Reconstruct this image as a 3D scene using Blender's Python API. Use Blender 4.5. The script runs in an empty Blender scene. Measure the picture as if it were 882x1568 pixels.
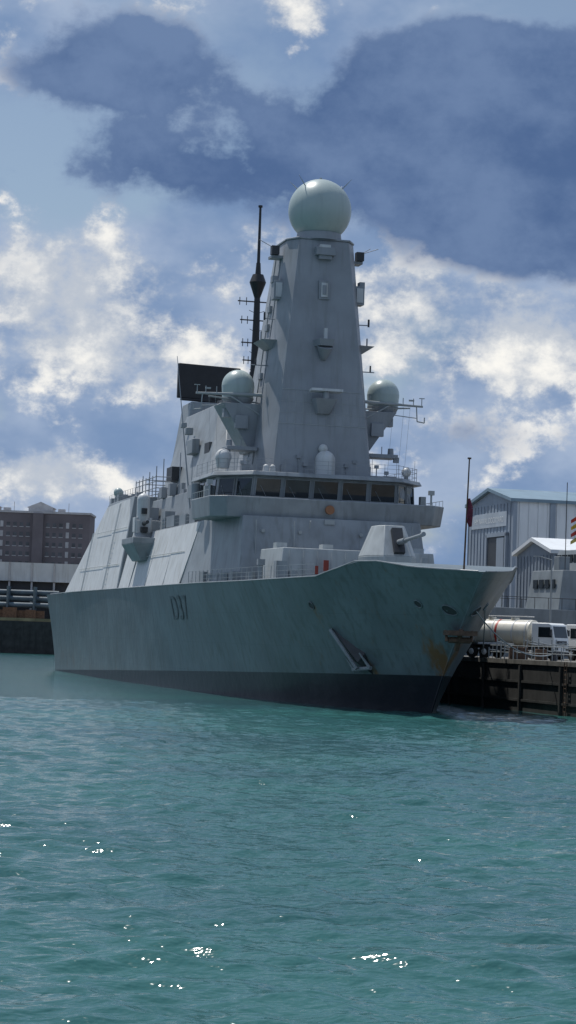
import bpy, bmesh, math, random
import numpy as np
from mathutils import Vector, Matrix, Euler
random.seed(7); rng=np.random.RandomState(5)
sc=bpy.context.scene
sc.view_settings.view_transform='Standard'; sc.view_settings.look='None'; sc.view_settings.exposure=0
# ---------------------------------------------------------------- helpers
def mat(name,col,rough=0.5,var=0.12,scale=0.6,streak=0.0,metal=0.0,bump=0.0,dirt=None,spec=0.5):
    m=bpy.data.materials.new(name); m.use_nodes=True; nt=m.node_tree; N=nt.nodes; L=nt.links
    b=N['Principled BSDF']; b.inputs['Roughness'].default_value=rough; b.inputs['Metallic'].default_value=metal
    b.inputs['Specular IOR Level'].default_value=spec
    tc=N.new('ShaderNodeTexCoord')
    n1=N.new('ShaderNodeTexNoise'); n1.inputs['Scale'].default_value=scale; n1.inputs['Detail'].default_value=4
    L.new(tc.outputs['Object'],n1.inputs['Vector'])
    mr=N.new('ShaderNodeMapRange'); mr.inputs[1].default_value=0.3; mr.inputs[2].default_value=0.7
    mr.inputs[3].default_value=1-var; mr.inputs[4].default_value=1+var
    L.new(n1.outputs['Fac'],mr.inputs[0])
    mx=N.new('ShaderNodeMix'); mx.data_type='RGBA'; mx.blend_type='MULTIPLY'; mx.inputs[0].default_value=1
    mx.inputs[6].default_value=(*col,1); L.new(mr.outputs[0],mx.inputs[7])
    out=mx.outputs[2]
    if streak>0:
        mp=N.new('ShaderNodeMapping'); mp.inputs['Scale'].default_value=(1.3,1.3,0.12); L.new(tc.outputs['Object'],mp.inputs[0])
        n2=N.new('ShaderNodeTexNoise'); n2.inputs['Scale'].default_value=1.5; n2.inputs['Detail'].default_value=4; L.new(mp.outputs[0],n2.inputs['Vector'])
        r2=N.new('ShaderNodeMapRange'); r2.inputs[1].default_value=0.5; r2.inputs[2].default_value=0.68; r2.inputs[3].default_value=0; r2.inputs[4].default_value=streak
        L.new(n2.outputs['Fac'],r2.inputs[0])
        m2=N.new('ShaderNodeMix'); m2.data_type='RGBA'; L.new(r2.outputs[0],m2.inputs[0]); L.new(out,m2.inputs[6])
        d=dirt or tuple(c*0.5 for c in col); m2.inputs[7].default_value=(*d,1); out=m2.outputs[2]
    L.new(out,b.inputs['Base Color'])
    if bump>0:
        bp=N.new('ShaderNodeBump'); bp.inputs['Strength'].default_value=bump; bp.inputs['Distance'].default_value=0.05
        L.new(n1.outputs['Fac'],bp.inputs['Height']); L.new(bp.outputs[0],b.inputs['Normal'])
    return m
class MB:
    def __init__(s): s.v=[]; s.f=[]
    def add(s,vs,fs):
        o=len(s.v); s.v+= [tuple(p) for p in vs]; s.f+=[tuple(i+o for i in f) for f in fs]; return s
    def box(s,c,d,rz=0,rx=0,ry=0,taper=1.0):
        M=Euler((rx,ry,rz)).to_matrix(); vs=[]
        for z in(-.5,.5):
            t=1 if z<0 else taper
            for x,y in((-.5,-.5),(.5,-.5),(.5,.5),(-.5,.5)):
                vs.append(Vector(c)+M@Vector((x*d[0]*t,y*d[1]*t,z*d[2])))
        return s.add(vs,[(3,2,1,0),(4,5,6,7),(0,1,5,4),(1,2,6,5),(2,3,7,6),(3,0,4,7)])
    def frus(s,b,z0,t,z1):
        n=len(b); vs=[(x,y,z0) for x,y in b]+[(x,y,z1) for x,y in t]
        return s.add(vs,[tuple(range(n))[::-1],tuple(range(n,2*n))]+[(i,(i+1)%n,(i+1)%n+n,i+n) for i in range(n)])
    def cyl(s,p0,p1,r0,r1=None,n=10):
        r1=r0 if r1 is None else r1
        p0=Vector(p0);p1=Vector(p1);d=(p1-p0).normalized()
        e=d.orthogonal().normalized();g=d.cross(e);vs=[]
        for p,r in((p0,r0),(p1,r1)):
            for i in range(n):
                q=2*math.pi*i/n; vs.append(p+(e*math.cos(q)+g*math.sin(q))*r)
        return s.add(vs,[tuple(range(n))[::-1],tuple(range(n,2*n))]+[(i,(i+1)%n,(i+1)%n+n,i+n) for i in range(n)])
    def path(s,ps,r,n=6):
        for a,b in zip(ps[:-1],ps[1:]): s.cyl(a,b,r,n=n)
        return s
    def sph(s,c,r,seg=24,rings=14,z0=-1.0,sx=1,sy=1,sz=1):
        vs=[];fs=[]
        t0=math.asin(z0)
        for j in range(rings+1):
            t=t0+(math.pi/2-t0)*j/rings
            for i in range(seg):
                q=2*math.pi*i/seg; vs.append((c[0]+r*sx*math.cos(t)*math.cos(q),c[1]+r*sy*math.cos(t)*math.sin(q),c[2]+r*sz*math.sin(t)))
        for j in range(rings):
            for i in range(seg):
                fs.append((j*seg+i,j*seg+(i+1)%seg,(j+1)*seg+(i+1)%seg,(j+1)*seg+i))
        return s.add(vs,fs)
    def obj(s,name,m,parent=None,bevel=0,smooth=True,ang=35):
        me=bpy.data.meshes.new(name); me.from_pydata(s.v,[],s.f); me.validate(); me.update()
        bm=bmesh.new(); bm.from_mesh(me); bmesh.ops.recalc_face_normals(bm,faces=bm.faces); bm.to_mesh(me); bm.free()
        if smooth:
            me.polygons.foreach_set('use_smooth',[True]*len(me.polygons)); me.set_sharp_from_angle(angle=math.radians(ang))
        me.materials.append(m); o=bpy.data.objects.new(name,me); sc.collection.objects.link(o)
        if parent: o.parent=parent
        if bevel>0:
            b=o.modifiers.new('bevel','BEVEL'); b.width=bevel; b.segments=2; b.limit_method='ANGLE'; b.angle_limit=math.radians(40)
        return o
def empty(name,loc=(0,0,0),rz=0):
    e=bpy.data.objects.new(name,None); e.location=loc; e.rotation_euler=(0,0,rz); sc.collection.objects.link(e); return e
def interp(x,xs,ys): return float(np.interp(x,xs,ys))
# ---------------------------------------------------------------- camera
f=3400; phi=math.atan(194/3400); r=math.radians(2.0)
F=Vector((0,math.cos(phi),math.sin(phi)));U=Vector((0,-math.sin(phi),math.cos(phi)));R=Vector((1,0,0))
U2=U*math.cos(r)-R*math.sin(r);R2=R*math.cos(r)+U*math.sin(r)
cam=bpy.data.cameras.new('camera'); co=bpy.data.objects.new('camera',cam); sc.collection.objects.link(co)
cam.sensor_fit='HORIZONTAL'; cam.sensor_width=36; cam.lens=36*f/882; cam.clip_start=1; cam.clip_end=20000
co.matrix_world=Matrix(((R2.x,U2.x,-F.x,0),(R2.y,U2.y,-F.y,0),(R2.z,U2.z,-F.z,5.18),(0,0,0,1)))
sc.camera=co
# ---------------------------------------------------------------- sun + world
sd=Vector((-0.28,0.34,0.88)).normalized()
sun=bpy.data.lights.new('sun','SUN'); sun.energy=4.0; sun.angle=math.radians(0.5); sun.color=(1,0.96,0.9)
so=bpy.data.objects.new('sun',sun); sc.collection.objects.link(so); so.rotation_euler=sd.to_track_quat('Z','Y').to_euler()
w=bpy.data.worlds.new('World'); sc.world=w; w.use_nodes=True; nt=w.node_tree; N=nt.nodes; L=nt.links; N.clear()
out=N.new('ShaderNodeOutputWorld'); sky=N.new('ShaderNodeTexSky'); sky.sky_type='NISHITA'; sky.sun_disc=False
sky.sun_elevation=math.asin(sd.z); sky.sun_rotation=math.atan2(sd.x,sd.y)
bg1=N.new('ShaderNodeBackground'); bg1.inputs[1].default_value=0.085; L.new(sky.outputs[0],bg1.inputs[0])
bg2=N.new('ShaderNodeBackground'); bg2.inputs[1].default_value=1.0
mixs=N.new('ShaderNodeMixShader'); L.new(bg1.outputs[0],mixs.inputs[1]); L.new(bg2.outputs[0],mixs.inputs[2]); L.new(mixs.outputs[0],out.inputs[0])
tc=N.new('ShaderNodeTexCoord'); D=tc.outputs['Generated']
def noise(scale,detail=6,rough=0.55,stretch=(1,1,1),off=(0,0,0),dist=0.0):
    mp=N.new('ShaderNodeMapping'); mp.inputs['Scale'].default_value=stretch; mp.inputs['Location'].default_value=off; L.new(D,mp.inputs[0])
    n=N.new('ShaderNodeTexNoise'); n.inputs['Scale'].default_value=scale; n.inputs['Detail'].default_value=detail; n.inputs['Roughness'].default_value=rough; n.inputs['Distortion'].default_value=dist
    L.new(mp.outputs[0],n.inputs['Vector']); return n.outputs['Fac']
def M(op,a,b=None,c=None,clamp=False):
    n=N.new('ShaderNodeMath'); n.operation=op; n.use_clamp=clamp
    for i,x in enumerate((a,b,c)):
        if x is None: continue
        if isinstance(x,(int,float)): n.inputs[i].default_value=x
        else: L.new(x,n.inputs[i])
    return n.outputs[0]
def ss(x,a,b,lo=0,hi=1):
    n=N.new('ShaderNodeMapRange'); n.interpolation_type='SMOOTHSTEP'; L.new(x,n.inputs[0])
    for i,q in enumerate((a,b,lo,hi)): n.inputs[i+1].default_value=q
    return n.outputs[0]
def mixc(fac,c1,c2):
    n=N.new('ShaderNodeMix'); n.data_type='RGBA'; L.new(fac,n.inputs[0])
    for i,c in((6,c1),(7,c2)):
        if isinstance(c,tuple): n.inputs[i].default_value=(*c,1)
        else: L.new(c,n.inputs[i])
    return n.outputs[2]
def blob(cx,cz,rx,rz,amp):
    mp=N.new('ShaderNodeMapping'); mp.inputs['Scale'].default_value=(1/rx,0,1/rz); mp.inputs['Location'].default_value=(-cx/rx,0,-cz/rz); L.new(D,mp.inputs[0])
    vl=N.new('ShaderNodeVectorMath'); vl.operation='LENGTH'; L.new(mp.outputs[0],vl.inputs[0])
    return ss(vl.outputs['Value'],0,1.9,amp,0)
def px(x,y): 
    x2=x+(y-784)*.035; y2=y-(x-441)*.035
    return ((x2-441)/3450,(978-y2)/3450)
def pb(x,y,rx,ry,amp): c=px(x,y); return blob(c[0],c[1],rx/3450,ry/3450,amp)
def summ(l):
    o=l[0]
    for q in l[1:]: o=M('ADD',o,q)
    return o
nA=noise(13,5,0.55,(1,1,1.5),(3.1,0,1.7)); nB=noise(30,7,0.62,(1,1,1.3),(0.3,1,5.7)); nC=noise(7,2,0.5,(1,1,2.2),(8.3,2,0.7))
cover=ss(summ([nC,pb(50,220,160,110,-.26),pb(430,120,90,60,-.20),pb(60,380,60,60,-.1),M('MULTIPLY',nB,0.3)]),0.43,0.62)
lit=ss(summ([nB,M('MULTIPLY',nA,0.45),pb(180,430,230,110,.14),pb(60,500,150,90,.11),pb(230,560,120,60,.12),pb(780,470,190,100,.16),pb(600,450,100,120,.12),pb(840,540,80,50,.14),pb(450,30,60,50,.20),pb(30,60,80,40,.12),pb(640,560,160,80,.08),pb(60,715,100,40,.22)]),0.76,0.95)
c_base=mixc(ss(nA,0.35,0.65),(.19,.29,.48),(.37,.46,.62))
c_lit=mixc(ss(nB,.45,.70),(.50,.55,.63),(.97,.95,.90))
c1=mixc(lit,c_base,c_lit)
dark=ss(summ([M('MULTIPLY',nA,0.6),M('MULTIPLY',nC,0.35),M('MULTIPLY',nB,0.55),pb(660,210,340,165,.50),pb(830,190,160,170,.22),pb(160,110,150,85,.35),pb(190,262,250,52,.33),pb(850,340,130,75,.34),pb(440,50,60,80,-.34),pb(690,0,240,35,-.10),pb(250,640,300,60,.10),pb(640,660,220,70,.12)]),0.90,1.08)
c2=mixc(dark,c1,mixc(ss(M('ADD',M('MULTIPLY',nA,.5),M('MULTIPLY',nB,.5)),.36,.64),(.078,.140,.29),(.150,.228,.395)))
L.new(c2,bg2.inputs[0]); L.new(M('MAXIMUM',cover,M('MAXIMUM',dark,lit)),mixs.inputs[0])
# ---------------------------------------------------------------- materials
m_sup=mat('warship_grey_paint',(.235,.262,.282),.45,.15,.5,.5,dirt=(.145,.155,.16))
m_tow=mat('tower_grey_paint',(.25,.272,.298),.5,.12,.4,.45,dirt=(.175,.19,.195))
m_light=mat('pale_grey_and_sunlit_paint',(.52,.54,.55),.5,.08,.7,.5,dirt=(.32,.31,.28))  # pale fittings; also puts sunlit brightness into the superstructure side panels
m_gun=mat('turret_paint',(.36,.39,.40),.5,.08,1,.3)
m_dome=mat('radome_grey',(.35,.42,.41),.35,.05,.3,.15)
m_white=mat('white_paint',(.72,.74,.74),.35,.05,1)
m_dark=mat('dark_metal',(.03,.033,.038),.5,.2,1)
m_black=mat('black_mast_paint',(.012,.013,.016),.5,.2,1)
m_glass=mat('bridge_glass',(.012,.018,.022),.05,.3,1.5,spec=.8)
m_rail=mat('rail_grey',(.3,.33,.34),.5,.05,1)
m_rust=mat('rusty_steel',(.10,.06,.04),.8,.4,3)
m_conc=mat('quay_concrete',(.15,.145,.13),.9,.25,.8,.5,dirt=(.05,.05,.045),bump=.4)
m_wall=mat('quay_wall_dark',(.032,.033,.032),.85,.4,.7,.6,dirt=(.012,.015,.015),bump=.5)
def hullmat():
    m=mat('hull_grey_paint',(.132,.168,.184),.38,.20,.22,.65,dirt=(.085,.106,.106)); nt=m.node_tree;N=nt.nodes;L=nt.links
    b=N['Principled BSDF']; src=b.inputs['Base Color'].links[0].from_socket
    tc=N.new('ShaderNodeTexCoord'); sp=N.new('ShaderNodeSeparateXYZ'); L.new(tc.outputs['Object'],sp.inputs[0])
    def mm(op,a,b2=None,clamp=False):
        n=N.new('ShaderNodeMath'); n.operation=op; n.use_clamp=clamp
        for i,x in enumerate((a,b2)):
            if x is None: continue
            if isinstance(x,(int,float)): n.inputs[i].default_value=x
            else: L.new(x,n.inputs[i])
        return n.outputs[0]
    no=N.new('ShaderNodeTexNoise'); no.inputs['Scale'].default_value=1.0; no.inputs['Detail'].default_value=6
    mp=N.new('ShaderNodeMapping'); mp.inputs['Scale'].default_value=(2.5,2.5,.35); L.new(tc.outputs['Object'],mp.inputs[0]); L.new(mp.outputs[0],no.inputs[0])
    def gauss(cx,cz,rx,rz,amp):
        dx=mm('DIVIDE',mm('SUBTRACT',sp.outputs[0],cx),rx); dz=mm('DIVIDE',mm('SUBTRACT',sp.outputs[2],cz),rz)
        q=mm('ADD',mm('MULTIPLY',dx,dx),mm('MULTIPLY',dz,dz)); return mm('MULTIPLY',mm('POWER',2.718,mm('MULTIPLY',q,-1)),amp)
    rs=mm('ADD',gauss(-2.9,3.5,1.0,2.1,.58),gauss(4.6,2.4,.6,1.4,.42)); rs=mm('ADD',rs,gauss(8.6,7.2,.7,.9,.22))
    rs=mm('ADD',rs,gauss(50,.9,50,.6,.20)); rs=mm('ADD',rs,gauss(120,2.2,14,1.6,.14))
    fac=mm('MULTIPLY',mm('SUBTRACT',mm('ADD',rs,no.outputs['Fac']),.62),3.0,True)
    mx=N.new('ShaderNodeMix'); mx.data_type='RGBA'; L.new(fac,mx.inputs[0]); L.new(src,mx.inputs[6]); mx.inputs[7].default_value=(.165,.088,.038,1)
    def line(sock,per,wd):
        q=mm('FRACT',mm('DIVIDE',sock,per)); return mm('LESS_THAN',q,wd/per)
    ln=mm('MAXIMUM',line(sp.outputs[0],7.3,.10),line(mm('ADD',sp.outputs[2],.6),2.6,.05))
    ml=N.new('ShaderNodeMix'); ml.data_type='RGBA'; ml.blend_type='MULTIPLY'; L.new(mm('MULTIPLY',ln,.22),ml.inputs[0]); L.new(mx.outputs[2],ml.inputs[6]); ml.inputs[7].default_value=(.45,.45,.45,1)
    lvl=mm('ADD',mm('SUBTRACT',sp.outputs[2],2.85),mm('MULTIPLY',sp.outputs[0],.0205))
    bt=mm('MULTIPLY',lvl,-25,True)
    n3=N.new('ShaderNodeTexNoise'); n3.inputs['Scale'].default_value=.9; n3.inputs['Detail'].default_value=6; L.new(tc.outputs['Object'],n3.inputs[0])
    cb=N.new('ShaderNodeMix'); cb.data_type='RGBA'; L.new(n3.outputs['Fac'],cb.inputs[0]); cb.inputs[6].default_value=(.004,.006,.012,1); cb.inputs[7].default_value=(.018,.018,.028,1)
    m2=N.new('ShaderNodeMix'); m2.data_type='RGBA'; L.new(bt,m2.inputs[0]); L.new(ml.outputs[2],m2.inputs[6]); L.new(cb.outputs[2],m2.inputs[7])
    L.new(m2.outputs[2],b.inputs['Base Color'])
    wv=N.new('ShaderNodeTexNoise'); wv.inputs['Scale'].default_value=.8; mp2=N.new('ShaderNodeMapping'); mp2.inputs['Scale'].default_value=(1,.1,1.0); L.new(tc.outputs['Object'],mp2.inputs[0]); L.new(mp2.outputs[0],wv.inputs[0])
    bp=N.new('ShaderNodeBump'); bp.inputs['Strength'].default_value=.3; bp.inputs['Distance'].default_value=.15; L.new(wv.outputs['Fac'],bp.inputs['Height']); L.new(bp.outputs[0],b.inputs['Normal'])
    return m
m_hull=hullmat()
# ---------------------------------------------------------------- WARSHIP (local: x = aft of stem foot, y = starboard, z = up)
th=math.radians(14.1)
ship=empty('warship',(11.1,164.3,0),math.radians(90)+th)
WDx=[0,1,2.5,5,10,15,20,30,45,60,120,146]; WDy=[0,1.3,2.4,3.9,6.1,7.5,8.3,9.5,10.4,10.6,10.5,9.6]
W0x=[0,2,6,12,23,40,60,90,130,146]; W0y=[0,.9,2.3,4.0,6.2,8.0,9.0,9.5,8.7,8.0]
ZDx=[-12,-6,-2.5,0,2.5,5.5,20,140]; ZDy=[10.2,10.55,11.0,11.0,10.5,9.95,9.8,9.9]
def stem(z): 
    zz=max(z,-3); return -10.6*(max(zz,0)/10.2)**1.08+ (0 if zz>=0 else -zz*.6)
def hw(a,z):
    x=a-stem(z); g=min(max(z/10.2,0),1)**1.35
    return interp(x,W0x,W0y)*(1-g)+interp(x,WDx,WDy)*g
def zd(a): return interp(a,ZDx,ZDy)
def zn(a,z): return -2+(z+2)*12.2/(zd(a)+2)
def hs(a,z): return hw(a,zn(a,z))
xs=[0,.3,.7,1.2,1.8,2.5,3.5,5,6.5,8,10,12,14,16,18,20,23,26,30,35,40,46,52,60,70,80,90,100,110,120,130,137]
NL=22; hb=MB(); idx={}
vs=[];fs=[]
for sgn in(1,-1):
    for j in range(NL+1):
        t=j/NL; zs=-2+12.2*t
        for i,x in enumerate(xs):
            a=stem(zs)+x
            if i==len(xs)-1: a=135
            z=-2+(zd(a)+2)*t
            idx[(sgn,j,i)]=len(vs); vs.append((a,sgn*hw(stem(zs)+x,zs) if i else 0.0,z))
for sgn in(1,-1):
    for j in range(NL):
        for i in range(len(xs)-1):
            fs.append((idx[sgn,j,i],idx[sgn,j,i+1],idx[sgn,j+1,i+1],idx[sgn,j+1,i]))
for j in range(NL): fs.append((idx[1,j,len(xs)-1],idx[-1,j,len(xs)-1],idx[-1,j+1,len(xs)-1],idx[1,j+1,len(xs)-1]))
for i in range(len(xs)-1): fs.append((idx[1,NL,i],idx[1,NL,i+1],idx[-1,NL,i+1],idx[-1,NL,i]))
hb.add(vs,fs); hb.obj('hull',m_hull,ship,ang=50)
b=MB()
for sgn in(1,-1):
    ps=[(a,sgn*(hw(a,10.2)+.02),zd(a)+.03) for a in list(np.arange(-10.4,9,.8))+list(range(9,135,4))]
    b.path(ps,.06)
b.obj('deck_edge_strip',m_sup,ship)
b=MB(); b.path([(stem(z)-.02,0,-2+(z+2)/12.2*(zd(stem(z))+2)) for z in np.linspace(0,10.1,20)],.07,8); b.obj('stem_bar',m_hull,ship)
def sym(l): return [(a,s) for a,s in l]+[(a,-s) for a,s in reversed(l)]
b=MB()
b.frus(sym([(28,8.5),(44,10.25),(71,10.35)]),9.75,sym([(29.6,8.0),(41,9.0),(71,8.75)]),15.7)
b.frus(sym([(71.2,10.35),(77.4,10.35)]),9.75,sym([(71.2,8.7),(77.4,8.6)]),17.0)
b.frus(sym([(77.8,10.4),(117,10.3)]),9.75,sym([(79.5,8.6),(97,8.4)]),20.0)
b.frus(sym([(38,7.4),(77.7,7.4)]),15.6,sym([(39,6.9),(77.6,6.9)]),19.4)
b.obj('superstructure_lower',m_sup,ship,bevel=.06)
b=MB()
def panel(pts_az,s0,s1,zt):
    for sg in(1,-1):
        o=[]; i_=[]
        for a,z in pts_az:
            s=s0+(s1-s0)*(z-9.75)/(zt-9.75)
            o.append((a,sg*(s+.07),z)); i_.append((a,sg*(s-.15),z))
        n=len(o); b.add(o+i_,[tuple(range(n)),tuple(range(n,2*n))[::-1]]+[(i,(i+1)%n,(i+1)%n+n,i+n) for i in range(n)])
panel([(44.8,9.9),(52.6,9.9),(52.6,15.6),(42.2,15.6)],10.3,8.95,15.7)
panel([(52.9,9.9),(62.0,9.9),(62.0,15.6),(52.9,15.6)],10.32,8.85,15.7)
panel([(62.3,9.9),(70.8,9.9),(70.8,15.6),(62.3,15.6)],10.35,8.78,15.7)
panel([(71.3,9.9),(77.3,9.9),(77.3,16.9),(71.3,16.9)],10.35,8.63,17)
panel([(78.1,9.9),(90.5,9.9),(88.5,19.8),(80,19.8)],10.4,8.5,20)
panel([(90.6,9.9),(115.5,9.9),(97.2,19.6),(88.6,19.8)],10.36,8.42,20)
b.obj('sunlit_side_panel',m_light,ship)  # paler than the blocks behind: sunlight on the sloped sides painted as colour
b=MB()
for a in (86,101):
    for k in (0,.6):
        z1=min(19.5,9.9+ (114-a)/19*10)
        b.cyl((a+k,10.6,9.9),(a+k+ .1,10.6-1.8*(z1-9.9)/10.2,z1),.035)
for z in np.arange(10.2,16,.6): b.cyl((86,10.57-1.75*(z-9.9)/10.2,z),(86.6,10.57-1.75*(z-9.9)/10.2,z),.03)
for z in (12.6,16.6):
    s=10.54-1.8*(z-9.75)/10.2; b.cyl((79.5,s,z),(108-(z-12)*1.8,s,z),.03)
for z in (13.0,): 
    s=10.5-1.45*(z-9.75)/5.9; b.cyl((46,s,z),(70,s,z),.03)
b.obj('side_ladders',m_light,ship)
b=MB()
b.frus(sym([(20.5,6.8),(27,7.2)]),9.75,sym([(20.9,6.5),(27,6.9)]),12.7)
b.obj('missile_silo_surround',m_gun,ship,bevel=.05)
b=MB()
for s in np.arange(-6,6.3,1.2): b.box((20.55,s,11.4),(.08,.08,2.2))
for s in(6.0,2.0,-2,-6): b.box((24,s,12.95),(1.2,.9,.5))
b.obj('silo_stiffeners',m_gun,ship)
b=MB()
b.frus(sym([(30.2,9.3),(31.5,10.5),(38.5,10.6)]),15.55,sym([(29.8,9.4),(31.2,10.7),(38.5,10.8)]),17.35)
b.obj('bridge_bulwark',m_sup,ship,bevel=.08)
zb,zt=17.3,19.35
pts=sym([(32.4,6.6),(35.4,9.2),(44,9.0)])
ptsT=sym([(32.0,6.5),(35.2,9.0),(44,8.9)])
b=MB(); b.frus(pts,zb-.1,ptsT,zt); b.obj('bridge_wheelhouse',m_sup,ship,bevel=.04)
b=MB(); b.frus(sym([(31.2,6.9),(34.8,9.7),(45,9.5)]),zt,sym([(31.4,6.8),(34.9,9.5),(45,9.4)]),zt+.38); b.obj('bridge_roof',m_sup,ship,bevel=.05)
gl=MB(); fr=MB()
def panes(p0,p1,q0,q1,n,zl,zh):
    for i in range(n):
        u0=(i+.07)/n;u1=(i+.93)/n
        def P(u,z):
            k=(z-zb+.1)/(zt-zb+.1); A0=Vector(p0).lerp(Vector(p1),u); B0=Vector(q0).lerp(Vector(q1),u); return A0.lerp(B0,k)
        nrm=Vector((p1[1]-p0[1],-(p1[0]-p0[0]))).normalized()
        if nrm.x>0 and abs(nrm.x)>.1: nrm=-nrm
        o=.03
        q=[(*(P(u0,zl)+nrm*o),zl),(*(P(u1,zl)+nrm*o),zl),(*(P(u1,zh)+nrm*o),zh),(*(P(u0,zh)+nrm*o),zh)]
        gl.add(q,[(0,1,2,3)])
        for a,c in((0,1),(1,2),(2,3),(3,0)):
            fr.cyl(Vector(q[a])+Vector((*nrm*.03,0)),Vector(q[c])+Vector((*nrm*.03,0)),.055,n=4)
        w0=Vector(q[0]).lerp(Vector(q[1]),.45); fr.cyl(w0+Vector((*nrm*.05,0)),w0.lerp(Vector(q[3]),.6)+Vector((*nrm*.05,0)),.02,n=4)
panes(pts[0],pts[5],ptsT[0],ptsT[5],5,17.55,19.15)
panes(pts[1],pts[0],ptsT[1],ptsT[0],2,17.55,19.15)
panes(pts[5],pts[4],ptsT[5],ptsT[4],2,17.55,19.15)
for sg in(1,-1):
    for i in range(3):
        a0=36+i*2.6; q=[(a0,sg*9.22,17.6),(a0+2.1,sg*9.2,17.6),(a0+2.1,sg*9.1,19.1),(a0,sg*9.1,19.1)]; gl.add(q,[(0,1,2,3)])
gl.obj('bridge_windows',m_glass,ship,smooth=False); fr.obj('window_frames',m_sup,ship)
# --- main tower
Z0=19.3; ZT=41.2
b=MB()
tb=sym([(33.6,4.55),(36.3,5.4),(45,5.4),(47.5,4)]); tt=sym([(35.6,2.3),(37.0,3.1),(41.2,3.1),(42,2.2)])
b.frus(tb,Z0,tt,ZT)
b.frus(sym([(35.5,2.4),(37,3.2),(41.2,3.2),(42.1,2.3)]),ZT,sym([(35.5,2.4),(37,3.2),(41.2,3.2),(42.1,2.3)]),ZT+.18)
b.obj('main_tower',m_tow,ship,bevel=.05)
def tw(z,p,q):
    k=(z-Z0)/(ZT-Z0); return Vector((tb[p][0],tb[p][1])).lerp(Vector((tt[p][0],tt[p][1])),k)
b=MB()
for z in (24.3,27.4):
    p0=tw(z,0,0);p1=tw(z,7,0); b.cyl((p0.x-.02,p0.y,z),(p1.x-.02,p1.y,z),.03,n=4)
for k in np.linspace(.08,.92,10):
    p0=tw(24.3,0,0).lerp(tw(24.3,7,0),k);p1=tw(27.4,0,0).lerp(tw(27.4,7,0),k); b.cyl((p0.x-.01,p0.y,24.3),(p1.x-.01,p1.y,27.4),.016,n=4)
for z in(25.3,26.3):
    p0=tw(z,0,0);p1=tw(z,7,0); b.cyl((p0.x-.01,p0.y,z),(p1.x-.01,p1.y,z),.016,n=4)
b.obj('tower_panel_seams',m_gun,ship)
b=MB(); b.sph((37.2,.1,44.15),2.88,40,24); b.obj('radar_radome',m_dome,ship,ang=60)
b=MB(); b.cyl((37.2,.1,41.3),(37.2,.1,42.0),2.1,2.0,32); 
b.obj('radome_collar',m_tow,ship)
b=MB()
for sx,sy in((-.5,.75),(.5,.75),(-.5,-.75),(.5,-.75)):
    d=Vector((sx,sy,.85)).normalized(); c=Vector((37.2,.1,44.15)); b.cyl(c+d*2.8,c+d*4.1,.06,.015,6)
b.cyl((37.2,.1,47),(37.2,.1,47.2),.12)
b.obj('lightning_spikes',m_rail,ship)
b=MB(); w_=MB(); dk=MB()
def front(z): return tw(z,0,0).x
b.box((front(40)-.35,0,40.1),(.8,1.8,.7)); b.box((front(40)-.3,0,39.6),(.5,1.2,.4))
w_.box((front(40)-.45,.1,40.55),(.6,1.0,.25))
for zz,hh,ww in((36.6,1.7,1.0),): 
    b.box((front(zz)-.1,0,zz),(.2,ww,hh)); w_.box((front(zz)-.22,0,zz),(.08,ww*.6,hh*.75)); b.box((front(zz)-.28,0,zz),(.1,ww*.35,hh*.5))
b.frus([(front(31)-1.1,.6),(front(31)+.3,.9),(front(31)+.3,-.9),(front(31)-1.1,-.6)],31.4,[(front(31)-1.3,.7),(front(31)+.3,1.0),(front(31)+.3,-1.0),(front(31)-1.3,-.7)],32.0)
b.cyl((front(31)-.6,0,31.4),(front(31)-.1,0,30.3),.75,.3,12); w_.box((front(32)-.7,0,32.5),(.35,.3,1.0))
w_.box((front(26)-1.0,0,27.3),(1.0,2.9,.22),ry=.1)
b.frus([(front(26)-.4,.5),(front(26)+.3,.9),(front(26)+.3,-.9),(front(26)-.4,-.5)],25.3,[(front(26)-1.3,1.0),(front(26)+.3,1.1),(front(26)+.3,-1.1),(front(26)-1.3,-1.0)],26.6)
b.cyl((front(26)-1,0,26.6),(front(26)-1,0,27.2),.3)
for sg in(1,-1):
    b.box((38.5,sg*3.6,39.8),(1.4,1.4,.25)); dk.box((37.9,sg*4.0,40.35),(.7,.7,.8)); b.cyl((38,sg*4.1,40.6),(37.3,sg*5.6,41.1),.03); b.cyl((38,sg*4.1,40.6),(38.6,sg*5.2,41.3),.03)
    b.box((37.3,sg*3.8,36.6),(1.2,.9,1.7)); w_.box((36.65,sg*3.8,36.6),(.08,.6,1.3)); b.box((37.4,sg*4.1,37.6),(.8,.5,.6))
    b.frus([(36.8,sg*3.8),(39.5,sg*3.8),(39.5,sg*4.3),(37,sg*4.3)],31.3,[(36.2,sg*3.6),(39.8,sg*3.6),(39.8,sg*5.3),(36.4,sg*5.3)],32.0)
    b.cyl((38,sg*5.0,32.0),(38,sg*5.0,32.9),.07); b.cyl((37.5,sg*3.9,34),(37.3,sg*4.9,34),.05); dk.box((37.3,sg*4.9,34.2),(.15,.15,.7))
    b.cyl((38,sg*4.3,29.8),(38,sg*5.8,29.8),.05); dk.box((38,sg*5.4,30.1),(.12,.12,.6))
    for k in (38.5,40.5): b.path([(k,sg*(5.43-2.3*(z-Z0)/(ZT-Z0)),z) for z in (20,30,40)],.06,4)
    for z in np.arange(20,40,.8): s=sg*(5.46-2.3*(z-Z0)/(ZT-Z0)); b.cyl((38.5,s,z),(39.1,s,z),.025,n=4)
    for z in (22.6,29,33.5,35.2): s=sg*(5.4-2.3*(z-Z0)/(ZT-Z0)); b.box((39.8,s,z),(.9,.5,.6))
b.obj('tower_fittings',m_tow,ship,bevel=.02); w_.obj('tower_pale_panels',m_light,ship); dk.obj('tower_sensors',m_dark,ship)
b=MB()
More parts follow.
